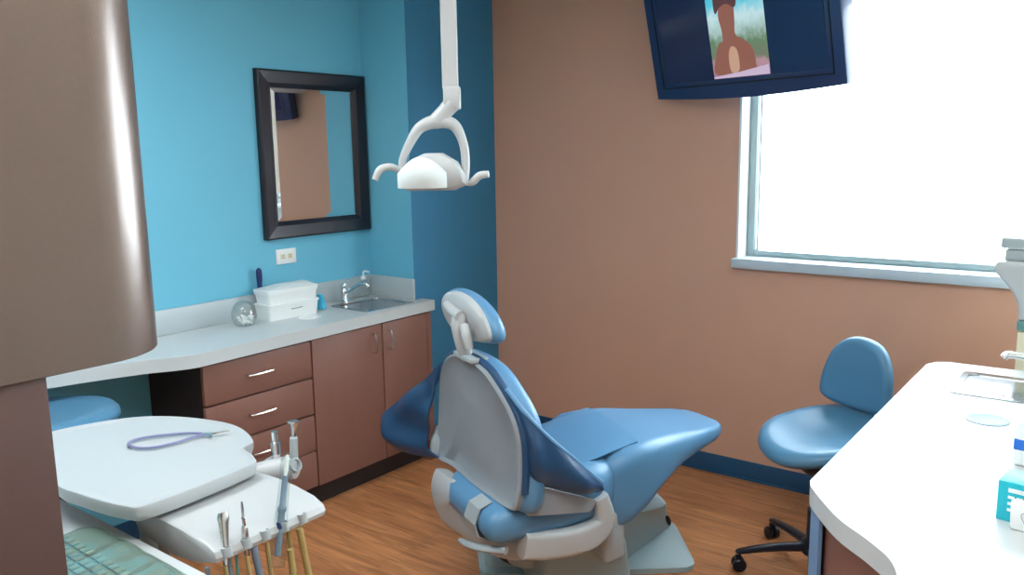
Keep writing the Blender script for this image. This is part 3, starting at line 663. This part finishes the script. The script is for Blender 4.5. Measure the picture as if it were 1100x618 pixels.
# backrest: grey shell behind, blue pad in front   outline in (y,z)
sh = [(.0, .988), (.10, .978), (.19, .93), (.255, .865), (.295, .78), (.312, .70), (.318, .62), (.317, .565), (.29, .535), (.15, .528), (0, .526), (-.15, .528), (-.29, .532), (-.325, .56), (-.33, .62), (-.33, .69), (-.325, .78), (-.30, .85), (-.25, .905), (-.17, .965), (-.09, .985)]
sh = [(a * 1.12 if a > 0 else a, b - (.03 if a > .2 and b < .6 else 0)) for a, b in sh]
shp = [(p.x, p.y) for p in catmull([(a, b, 0) for a, b in sh], 4, True)]
def back_x(y, z, w): return .012 * (y / .33) ** 2 + .022 * math.sin(max(0, min(1, (z - .47) / .5)) * PI) + w
bm = new(); rings = []
for w, k in ((.0, .90), (-.012, .97), (-.008, .995), (.004, 1.0), (.012, .995)):
    rings.append([(back_x(y, z, w), y * k, .72 + (z - .72) * k) for y, z in shp])
loft(bm, [[(back_x(y * .5, z, .0) - .004, y * .5, .72 + (z - .72) * .5) for y, z in shp]] + rings + [[(back_x(y * .5, z, .03), y * .5, .72 + (z - .72) * .5) for y, z in shp]]); obj('back_shell', bm, M['shell'], dc, angle=50)
bm = new(); pd = [(y * 1.075, .73 + (z - .73) * 1.05) for y, z in shp]
pillow(bm, pd, .085, lambda u, v, w: (back_x(u, v, .048) + w, u, v), dome=.5); obj('back_pad', bm, M['vinyl'], dc, angle=60)
pp_ = [p for p in shp if p[1] > .60]; k0 = max(range(len(pp_)), key=lambda i: (pp_[i][0] - pp_[i - 1][0]) ** 2 + (pp_[i][1] - pp_[i - 1][1]) ** 2)
pp_ = pp_[k0:] + pp_[:k0]
bm = new(); tube(bm, [(back_x(y, z, .012), y * 1.012, .72 + (z - .72) * 1.02) for y, z in pp_], .013, seg=10, smooth=1); obj('pad_edge', bm, M['vinyl_dark'], dc)
# headrest
hp = [(p.x, p.y) for p in catmull([(.01, 1.232, 0), (.10, 1.215, 0), (.165, 1.165, 0), (.18, 1.10, 0), (.14, 1.04, 0), (.07, 1.005, 0), (-.02, 1.0, 0), (-.12, 1.012, 0), (-.20, 1.035, 0), (-.215, 1.09, 0), (-.175, 1.16, 0), (-.09, 1.215, 0)], 5, True)]
hp = [(y * 1.02 + .055, 1.128 + (z - 1.116) * .74) for y, z in hp]
bm = new(); pillow(bm, [(y * 1.05, 1.12 + (z - 1.12) * 1.04) for y, z in hp], .062, lambda u, v, w: (.040 + w - .12 * (v - 1.12), u, v), dome=.4); obj('headrest_pad', bm, M['vinyl'], dc, angle=60)
bm = new(); k_ = .97; loft(bm, [[(x - .12 * (z - 1.12), y * k, 1.12 + (z - 1.12) * k) for y, z in hp] for x, k in ((-.004, .4), (-.004, .84), (0.004, .95), (.02, .97))]); obj('headrest_plate', bm, M['white_plastic'], dc, angle=50)
bm = new(); tube(bm, [(-.022, .115, 1.158), (-.030, .045, 1.145), (-.030, -.015, 1.138)], [.018, .020, .020], seg=16, smooth=3); obj('release_knob', bm, M['white_plastic'], dc)
bm = new(); tube(bm, [(-.022, .01, 1.145), (-.028, .005, 1.10), (-.018, .0, 1.03), (.0, .0, .985)], [.026, .028, .024, .024], seg=14, flat=1.0)
obj('headrest_arm', bm, M['white_plastic'], dc)
bm = new(); tube(bm, [(-.028, -.04, 1.115), (-.03, -.06, 1.08), (-.024, -.068, 1.035)], [.016, .018, .014], seg=12); obj('headrest_lever', bm, M['white_plastic'], dc)
bm = new(); prism(bm, rounded([(-.03, -.09), (.045, -.09), (.045, .07), (-.03, .07)], .02), .985, 1.002, .006, 2); obj('headrest_mount', bm, M['pale_plastic'], dc)
# arm slings: curved vinyl wings from the shoulders to the armrests
bm = new()
top = [(.02, -.255, .93), (.045, -.335, .865), (.11, -.355, .785), (.21, -.35, .690), (.305, -.335, .60), (.355, -.31, .56)]
mid = [(.045, -.345, .80), (.06, -.365, .76), (.13, -.375, .69), (.22, -.375, .635), (.30, -.355, .575), (.35, -.32, .548)]
low = [(.055, -.33, .70), (.06, -.345, .67), (.11, -.36, .64), (.20, -.36, .59), (.28, -.345, .56), (.345, -.315, .54)]
bot = [(.07, -.30, .65), (.08, -.31, .62), (.12, -.335, .61), (.20, -.335, .575), (.28, -.325, .55), (.34, -.31, .535)]
rows = [catmull(q, 4) for q in (top, mid, low, bot)]; N_ = len(rows[0])
rows = [[p + V(0, -1, 0) * ((0, .010, .012, .004)[i] * math.sin(j / (N_ - 1) * PI * 4.5 - i * .9)) for j, p in enumerate(q)] for i, q in enumerate(rows)]
sheet(bm, rows, .008, 3); obj('arm_sling', bm, M['vinyl_dark'], dc, angle=60)
bm = new(); tube(bm, [(p[0] + .002, p[1] + .004, p[2] + .004) for p in top], .0085, seg=8); obj('sling_piping', bm, M['vinyl'], dc)
bm = new()
top = [(.02, .29, .90), (.0, .385, .825), (-.03, .47, .76), (-.07, .55, .69), (-.11, .615, .625), (-.115, .635, .575)]
mid = [(.02, .30, .88), (.0, .36, .80), (-.05, .43, .74), (-.10, .53, .63), (-.13, .575, .555), (-.10, .56, .51)]
low = [(.02, .31, .86), (.0, .35, .77), (-.03, .40, .70), (-.06, .46, .60), (-.08, .48, .53), (-.05, .45, .495)]
inn = [(.02, .32, .83), (.0, .34, .76), (-.015, .345, .68), (-.02, .355, .60), (-.02, .355, .54), (.01, .31, .515)]
rows = [catmull(q, 4) for q in (top, mid, low, inn)]; N_ = len(rows[0])
rows = [[p + V(-.9, -.2, .1) * (.014 * math.sin(j / (N_ - 1) * PI * 5.5 + i * .35) * math.sin(PI * min(1, j / (N_ - 1) * 1.1 + .02)) * (.35, .7, .9, .35)[i]) for j, p in enumerate(q)] for i, q in enumerate(rows)]
sheet(bm, rows, .008, 3)
obj('arm_sling', bm, M['vinyl_dark'], dc, angle=60)
bm = new(); tube(bm, [(.02, .36, .51), (.03, .365, .56), (.05, .37, .615)], [.03, .036, .03], seg=14); obj('armrest_post', bm, M['pale_plastic'], dc)

# ------------------------------------------------------------------ overhead operating lamp
LX, LY, LZ = -1.70, 1.93, 1.887
ol = thing('operating_lamp', 'white overhead dental lamp hanging on a vertical arm in front of the blue wall', 'dental lamp', (LX, LY, LZ), _yaw)
bm = new(); prism(bm, rounded([(-.024, -.016), (.024, -.016), (.024, .016), (-.024, .016)], .006), .0, .37, .0); obj('drop_arm', bm, M['white_plastic'], ol)
bm = new(); tube(bm, [(0, 0, .36), (-.06, .0, .31), (-.115, .0, .282), (-.17, .02, .30), (-.3, .1, .36), (-.60, .24, .40)], [.026, .028, .03, .03, .03], flat=.8); obj('ceiling_arm', bm, M['white_plastic'], ol)
bm = new(); cyl(bm, (-.60, .24, .36), (-.60, .24, CZ - LZ), .03); lathe(bm, [(.09, 0), (.09, -.03), (.04, -.05), (.03, -.06)][::-1], mtx=T(-.60, .24, CZ - LZ)); obj('ceiling_post', bm, M['white_plastic'], ol)
bm = new(); prism(bm, rounded([(-.022, -.022), (.030, -.022), (.030, .022), (-.022, .022)], .008), -.062, .004, .004, 2)
tube(bm, [(.004, 0, -.045), (-.02, 0, -.07), (-.045, 0, -.095)], [.026, .024, .024], seg=14); obj('knuckle', bm, M['white_plastic'], ol)
bm = new(); tube(bm, [(-.158, .0, -.245), (-.150, 0, -.205), (-.125, 0, -.155), (-.095, 0, -.115), (-.045, 0, -.098), (.005, 0, -.108), (.030, 0, -.15), (.040, 0, -.205), (.036, 0, -.272), (.022, 0, -.29)], [.010, .012, .014, .017, .022, .018, .014, .013, .013, .010], seg=12, flat=1.0); obj('yoke', bm, M['white_plastic'], ol)
# reflector head
bm = new(); rings = []
prof = [(-.105, .012), (-.10, .045), (-.06, .095), (-.02, .112), (.03, .112), (.075, .085), (.098, .05), (.105, .015), (.07, .0), (-.07, .0)]
def hd(s, y, dz=0, rot=0): return [(-.060 + x * s, y, -.305 + z * s + dz) for x, z in prof]
loft(bm, [hd(.55, -.075, .04), hd(.88, -.065, .012), hd(1.0, -.045, 0), hd(1.0, .03, 0), hd(.85, .065, .012), hd(.5, .08, .035)]); obj('lamp_head', bm, M['white_plastic'], ol, angle=40)
bm = new(); grid = [[(-.158 + .145 * i / 6, -.085 - .028 * math.sin(PI * i / 6) * math.sin(PI * (j + 1) / 7) , -.295 + (.028 + .062 * math.sin(PI * (i + .6) / 7.2)) * j / 5) for j in range(6)] for i in range(7)]
sheet(bm, grid, .004, 3); obj('front_shield', bm, M['lamp_lens'], ol, angle=60)
bm = new(); tube(bm, [(-.155, -.03, -.245), (-.185, -.04, -.232), (-.215, -.05, -.24), (-.232, -.055, -.27)], [.008, .011, .012, .010], seg=12); obj('handle', bm, M['white_plastic'], ol)
bm = new(); tube(bm, [(.035, -.03, -.283), (.055, -.035, -.285), (.066, -.04, -.278), (.085, -.045, -.262), (.112, -.05, -.258)], [.007, .009, .012, .012, .010], seg=12); obj('handle', bm, M['white_plastic'], ol)
bm = new(); tube(bm, [(.036, .02, -.20), (.044, .03, -.17), (.046, .03, -.15)], .003, seg=8); obj('switch', bm, M['black'], ol)

# ------------------------------------------------------------------ television
tvn = Vector((-.302, -.953, 0)); tvu = Vector((.953, -.302, 0)); tl = R(13)
BLp = Vector((-2.002, 3.857, 1.94))
TW, TH = 1.06, .66
tv = thing('television', 'navy black flat television tilted down on a bracket in front of the window', 'television', BLp)
uz = Vector((0, 0, 1)) * math.cos(tl) + tvn * math.sin(tl); un = tvu.cross(uz).normalized()   # towards the room
tv.matrix_world = Matrix(((tvu.x, uz.x, un.x, BLp.x), (tvu.y, uz.y, un.y, BLp.y), (tvu.z, uz.z, un.z, BLp.z), (0, 0, 0, 1)))
bz = [(0, 0), (TW * .35, -.018), (TW * .65, -.018), (TW, 0), (TW, TH), (0, TH)]
bm = new(); ob = rounded([(0, 0), (TW, 0), (TW, TH), (0, TH)], .01)
def curve_bottom(x): return -.022 * math.sin(PI * x / TW)
out_ = [(x, curve_bottom(x)) for x in [TW * i / 20 for i in range(21)]] + [(TW, TH), (0, TH)]
prism(bm, out_, -.085, 0.0, .004, 2); obj('casing', bm, M['tv'], tv)
obj('screen', box(new(), .075, TW - .075, .070, TH - .05, .0005, .002), M['tvscreen'], tv)
bm = new(); box(bm, .05, .056, .05, TH - .04, 0.0, .003); box(bm, TW - .056, TW - .05, .05, TH - .04, 0.0, .003); box(bm, .05, TW - .05, .045, .051, 0.0, .003); obj('bezel_trim', bm, M['black'], tv)
# picture: sky, trees and a plain brown sculpture-like mound
pm = bpy.data.materials.new('screen_picture'); pm.use_nodes = True; nt = pm.node_tree
for n in list(nt.nodes): nt.nodes.remove(n)
out_n = nt.nodes.new('ShaderNodeOutputMaterial'); em = nt.nodes.new('ShaderNodeEmission'); em.inputs[1].default_value = 0.42
tc = nt.nodes.new('ShaderNodeTexCoord'); sp = nt.nodes.new('ShaderNodeSeparateXYZ'); nt.links.new(tc.outputs['Generated'], sp.inputs[0])
rp = nt.nodes.new('ShaderNodeValToRGB'); el = rp.color_ramp.elements
el[0].position = 0.0; el[0].color = (*srgb(150, 120, 150), 1); el[1].position = 1.0; el[1].color = (*srgb(30, 150, 200), 1)
for p_, c_ in ((.10, (190, 150, 160)), (.16, (120, 130, 110)), (.30, (110, 140, 110)), (.38, (170, 200, 195)), (.5, (200, 232, 238)), (.62, (90, 205, 230))):
    e = el.new(p_); e.color = (*srgb(*c_), 1)
nz = nt.nodes.new('ShaderNodeTexNoise'); nz.inputs['Scale'].default_value = 12; nt.links.new(tc.outputs['Generated'], nz.inputs['Vector'])
ma = nt.nodes.new('ShaderNodeMath'); ma.operation = 'MULTIPLY_ADD'; ma.inputs[1].default_value = .16; nt.links.new(nz.outputs[0], ma.inputs[0]); 
mb = nt.nodes.new('ShaderNodeMath'); mb.operation = 'SUBTRACT'; nt.links.new(sp.outputs['Y'], mb.inputs[0]); mb.inputs[1].default_value = .08; nt.links.new(mb.outputs[0], ma.inputs[2])
nt.links.new(ma.outputs[0], rp.inputs[0]); nt.links.new(rp.outputs[0], em.inputs[0]); nt.links.new(em.outputs[0], out_n.inputs[0])
PX0, PX1 = .385, .70
obj('picture', box(new(), PX0, PX1, .072, TH - .052, .0022, .003), pm, tv)
def emat(name, col, s=.8):
    return mat(name, (0, 0, 0), .5, emis=srgb(*col), estr=s * .5)
def blob(pts, z): 
    return prism(new(), [(p.x + .035, p.y) for p in catmull([(a, b, 0) for a, b in pts], 5, True)], z, z + .0006)
obj('pictured_mound', blob([(.37, .09), (.375, .17), (.40, .225), (.425, .24), (.425, .29), (.415, .35), (.435, .41), (.475, .42), (.505, .39), (.505, .33), (.50, .26), (.54, .235), (.585, .19), (.595, .12), (.58, .09)], .0032), emat('picture_clay', (150, 98, 84)), tv)
obj('pictured_highlight', blob([(.455, .10), (.45, .17), (.47, .21), (.50, .19), (.505, .12), (.49, .095)], .0040), emat('picture_clay_light', (205, 165, 140)), tv)
obj('pictured_foliage', blob([(.40, .36), (.395, .42), (.415, .465), (.46, .485), (.505, .465), (.525, .41), (.51, .375), (.47, .395), (.43, .385)], .0040), emat('picture_leaves', (92, 62, 66)), tv)
obj('pictured_ledge', prism(new(), [(PX0 + .002, .073), (PX1 - .002, .073), (PX1 - .002, .115), (.54, .095), (PX0 + .002, .082)], .0044, .0050), emat('picture_ledge', (200, 180, 205), .9), tv)
bm = new(); box(bm, TW * .25, TW * .62, .12, TH - .1, -.14, -.084, .01); obj('rear_housing', bm, M['black'], tv)
br = thing('wall_bracket', 'dark bracket holding the television out from the wall', 'bracket', (-1.72, WY, 2.22))
obj('wall_plate', box(new(), -.11, .11, -.02, 0, -.16, .16, .004), M['black'], br)
bm = new(); tube(bm, [(0, -.02, .0), (.06, -.05, 0), (.14, -.085, 0)], .02); obj('swing_arm', bm, M['black'], br)

# ------------------------------------------------------------------ right counter
rc = thing('countertop', 'bright white worktop with curved front in the right foreground', 'countertop', (0, 0, 0))
front = [(p.x, p.y) for p in catmull([(-.583, 1.935, 0), (-.56, 1.885, 0), (-.47, 1.765, 0), (-.385, 1.69, 0), (-.325, 1.62, 0), (-.29, 1.50, 0), (-.28, 1.30, 0), (-.28, .95, 0)], 6)]
outer = front + [(RX - .002, .95), (RX - .002, 3.38), (-.52, 3.335), (-.56, 3.31), (-.583, 3.26)]
RS = (-.435, -.02, 2.93, 3.20)
hole = rounded([(RS[0], RS[2]), (RS[1], RS[2]), (RS[1], RS[3]), (RS[0], RS[3])], .03)
obj('worktop', worktop(new(), outer, hole, CT - .05, CT), M['counter'], rc)
t = new(); lathe(t, [(.058, 0), (.058, .002), (.05, .003), (.048, .0022), (0, .0022)], mtx=T(-.308, 2.675, CT)); obj('waste_ring', t, M['ring_blue'], rc)
sink('sink', 'stainless steel sink in the white right-hand worktop', RS[0] + .004, RS[1] - .004, RS[2] + .004, RS[3] - .004, (0, 0, CT + .0005), rim=.022)
fc = thing('faucet', 'chrome faucet at the far edge of the right sink', 'faucet', (-.12, 3.285, CT))
bm = new(); lathe(bm, [(.024, 0), (.024, .006), (.017, .012), (.017, .06), (0, .064)]); obj('body', bm, M['chrome'], fc)
bm = new(); tube(bm, [(0, 0, .045), (-.06, -.02, .062), (-.14, -.05, .075), (-.20, -.075, .082), (-.215, -.08, .07)], [.013, .012, .011, .013, .013]); obj('spout', bm, M['chrome'], fc)
bm = new(); tube(bm, [(0, 0, .06), (-.02, .01, .09), (-.06, .015, .12)], [.007, .007, .010], flat=.6); obj('lever', bm, M['chrome'], fc)
rcab = thing('base_cabinet', 'brown base cabinet with pale edge strip under the white right worktop', 'cabinet', (0, 0, 0))
body = [(-.545, 1.905), (-.50, 1.84), (-.44, 1.765), (-.36, 1.70), (-.30, 1.62), (-.265, 1.50), (-.255, 1.30), (-.255, 1.0), (RX - .004, 1.0), (RX - .004, 2.88), (-.545, 2.88)]
obj('body', prism(new(), body, .10, CT - .052), M['cab'], rcab)
obj('end_strip', box(new(), -.566, -.5455, 1.90, 2.88, .0, CT - .052, .001), M['base_navy'], rcab)
bm = new(); prism(bm, [(-.567, 1.899), (-.535, 1.858), (-.528, 1.864), (-.558, 1.905)], 0, CT - .052); obj('corner_trim', bm, mat('blue_grey_trim', srgb(112, 146, 184), .4), rcab)
obj('toe_kick', prism(new(), [(x + .05 if x < 0 else x, y) for x, y in body], 0, .10), M['kick'], rcab)
bm = new(); box(bm, -.545, -.53, 2.885, 3.26, 0, CT - .052); box(bm, -.53, RX - .004, 3.24, 3.26, 0, CT - .052); obj('sink_surround', bm, M['cab'], rcab)

# things on the right counter
tb = thing('glove_box', 'teal carton with white print behind the small clear packet at right edge', 'carton', (-.195, 1.955, CT), R(-6))
obj('carton', box(new(), 0, .24, 0, .085, 0, .088, .0015), M['teal_box'], tb)
bm = new()
for r_ in range(4):
    x = .02
    for w_ in ((.035,), (.012, .012), (.018,), (.012, .01))[r_]:
        box(bm, x, x + w_, -.0012, 0, .066 - r_ * .014, .072 - r_ * .014 + (.003 if r_ == 0 else 0)); x += w_ + .004
obj('printed_lines', bm, M['paper'], tb)
pk = thing('clear_packet', 'small clear packet with a grey line drawing leaning on the teal carton', 'packet', (-.165, 1.915, CT), R(-6))
obj('pouch', box(new(), 0, .14, 0, .018, 0, .066, .005, mtx=T(rx=R(8))), M['paper'], pk)
bm = new()
for i in range(2):
    cx_ = .035 + .032 * i; tube(bm, [(cx_ + .013 * math.cos(a) * (1 + .2 * math.sin(3 * a)), -.0025 - .0015 * 0, .034 + .016 * math.sin(a)) for a in [k * 2 * PI / 12 for k in range(12)]], .0006, seg=6, smooth=3, closed=True, mtx=T(rx=R(8)))
obj('line_drawing', bm, M['ink'], pk)
wb = thing('wipes_tub', 'white container with a blue band behind the teal carton at the right edge', 'container', (-.205, 2.32, CT), R(-4))
obj('body', box(new(), 0, .17, 0, .13, 0, .115, .008), M['bright_white'], wb)
obj('blue_band', box(new(), -.001, .171, -.001, .131, .042, .070, .002), M['blue_label'], wb)
bm = new(); lathe(bm, [(.030, 0), (.034, .006), (.034, .05), (.030, .056), (0, .056)]); o = obj('round_pot', bm, M['navy']); o.location = (-.125, 2.14, CT); tag(o, 'dark blue round pot between the teal carton and the blue-banded container', 'pot')
# equipment housing at the far end of the counter
eq = thing('equipment_housing', 'pale white hooded equipment housing with cream lower body beyond the right sink', 'equipment', (-.335, 3.40, CT))
eq.location = (-.345, 3.45, 0)
bm = new(); box(bm, .02, .30, .0, .22, 0, 1.02, .01); obj('lower_body', bm, M['cream'], eq)
bm = new(); box(bm, .015, .305, -.005, .225, 1.02, 1.06, .008); obj('band', bm, M['greenband'], eq)
bm = new()
pr = [(p.x, p.y) for p in catmull([(.02, 1.06, 0), (.012, 1.12, 0), (-.02, 1.18, 0), (-.07, 1.24, 0), (-.06, 1.27, 0)], 4)] + [(.30, 1.27), (.305, 1.06)]
prism(bm, pr, -.22, .01, .012, 3, mtx=Matrix.Rotation(PI / 2, 4, 'X')); obj('hood', bm, M['white_plastic'], eq)
bm = new(); box(bm, -.045, .03, .05, .12, 1.27, 1.31, .006); box(bm, -.06, .04, .04, .13, 1.315, 1.355, .008); obj('cap', bm, M['pale_plastic'], eq)

# ------------------------------------------------------------------ operator stools
def stool(loc, rz, label, seat_z=.55, back=True, saddle=True, lr=1.0, hxy=(.29, .24), cxs=-.045):
    s = thing('operator_stool', label, 'stool', loc, rz)
    N = 40; rings = []
    for (k, z) in ((.5, -.048), (.80, -.046), (.94, -.034), (1.0, -.012), (.985, .004), (.93, .018), (.82, .022), (.55, .018), (.25, .014), (.02, .013)):
        rg = []
        for i in range(N):
            a = 2 * PI * i / N; x = math.cos(a); y = math.sin(a)
            hx_, hy__ = hxy
            e = 1.0 - (.10 * max(0, -x) * (1 - abs(y)) if saddle else 0)
            px_, py_ = x * hx_ * k * e + cxs, y * hy__ * k
            zz = seat_z + z + (.030 * max(0, -(px_ / .22)) ** 2 + .02 * (py_ / .22) ** 2 - .026 * max(0, px_ / .235) ** 2.2 if saddle else 0)
            rg.append((px_, py_, zz))
        rings.append(rg)
    bm = new(); loft(bm, rings); obj('seat', bm, M['vinyl_stool'], s, angle=60)
    bm = new(); lathe(bm, [(.03, seat_z - .15), (.05, seat_z - .14), (.12, seat_z - .075), (.13, seat_z - .05), (0, seat_z - .05)]); box(bm, -.10, .07, -.05, .05, seat_z - .12, seat_z - .055, .01); obj('seat_pan', bm, M['stoolblack'], s)
    bm = new(); cyl(bm, (0, 0, .10), (0, 0, seat_z - .10), .024); cyl(bm, (0, 0, .08), (0, 0, .26), .034); obj('gas_column', bm, M['stoolblack'], s)
    bm = new(); lathe(bm, [(.045, .075), (.05, .08), (.05, .125), (.036, .135), (0, .135)]); obj('hub', bm, M['stoolblack'], s)
    for i in range(5):
        a = BASE_A + 2 * PI * i / 5; c_, s_ = math.cos(a) * lr, math.sin(a) * lr
        bm = new(); tube(bm, [(c_ * .03, s_ * .03, .105), (c_ * .17, s_ * .17, .098), (c_ * .29, s_ * .29, .082), (c_ * .305, s_ * .305, .075)], [.026, .021, .016, .012], seg=10, flat=.8, smooth=4); lg = obj('leg', bm, M['stoolblack'], s)
        bm = new(); 
        for q in (-1, 1):
            lathe(bm, [(.0, -.011), (.022, -.011), (.027, -.006), (.027, .006), (.022, .011), (0, .011)], seg=20, mtx=T(c_ * .30 + -s_ * .015 * q, s_ * .30 + c_ * .015 * q, .027, rz=a) @ Matrix.Rotation(PI / 2, 4, 'X'))
        box(bm, -.010, .014, -.008, .008, .02, .066, .003, mtx=T(c_ * .30, s_ * .30, 0, rz=a)); obj('caster', bm, M['stoolblack'], lg)
    if back:
        bz0 = seat_z + .07
        ol_ = [(p.x, p.y) for p in catmull([(-.155, .03, 0), (-.165, .09, 0), (-.15, .18, 0), (-.115, .265, 0), (-.05, .315, 0), (.03, .318, 0), (.10, .285, 0), (.145, .20, 0), (.155, .10, 0), (.14, .03, 0), (.08, .0, 0), (-.08, .0, 0)], 4, True)]
        bm = new(); pillow(bm, ol_, .065, lambda u, v, w: (-.245 + w * 1.0 - .06 * (v - .1) + .9 * u * u - .02, u * 1.02 - .025, bz0 + .005 + v * .92), dome=.6); obj('backrest', bm, M['vinyl_stool'], s, angle=60)
        bm = new(); tube(bm, [(-.05, 0, seat_z - .09), (-.20, 0, seat_z - .10), (-.30, 0, seat_z - .04), (-.325, 0, seat_z + .06), (-.31, 0, seat_z + .16)], .014, flat=1.6); obj('backrest_arm', bm, M['stoolblack'], s)
    return s
# facing direction: seat front points towards the camera-left; backrest near the window wall
BASE_A = R(326.6)
stool((-.935, 3.20, 0), R(-112), 'slate blue operator stool with backrest in front of the window wall', .555)
BASE_A = R(20)
stool((-3.10, 1.27, 0), R(0), 'round blue operator stool under the left worktop behind the tray', .765, back=False, saddle=False, lr=.85, hxy=(.235, .235), cxs=0)
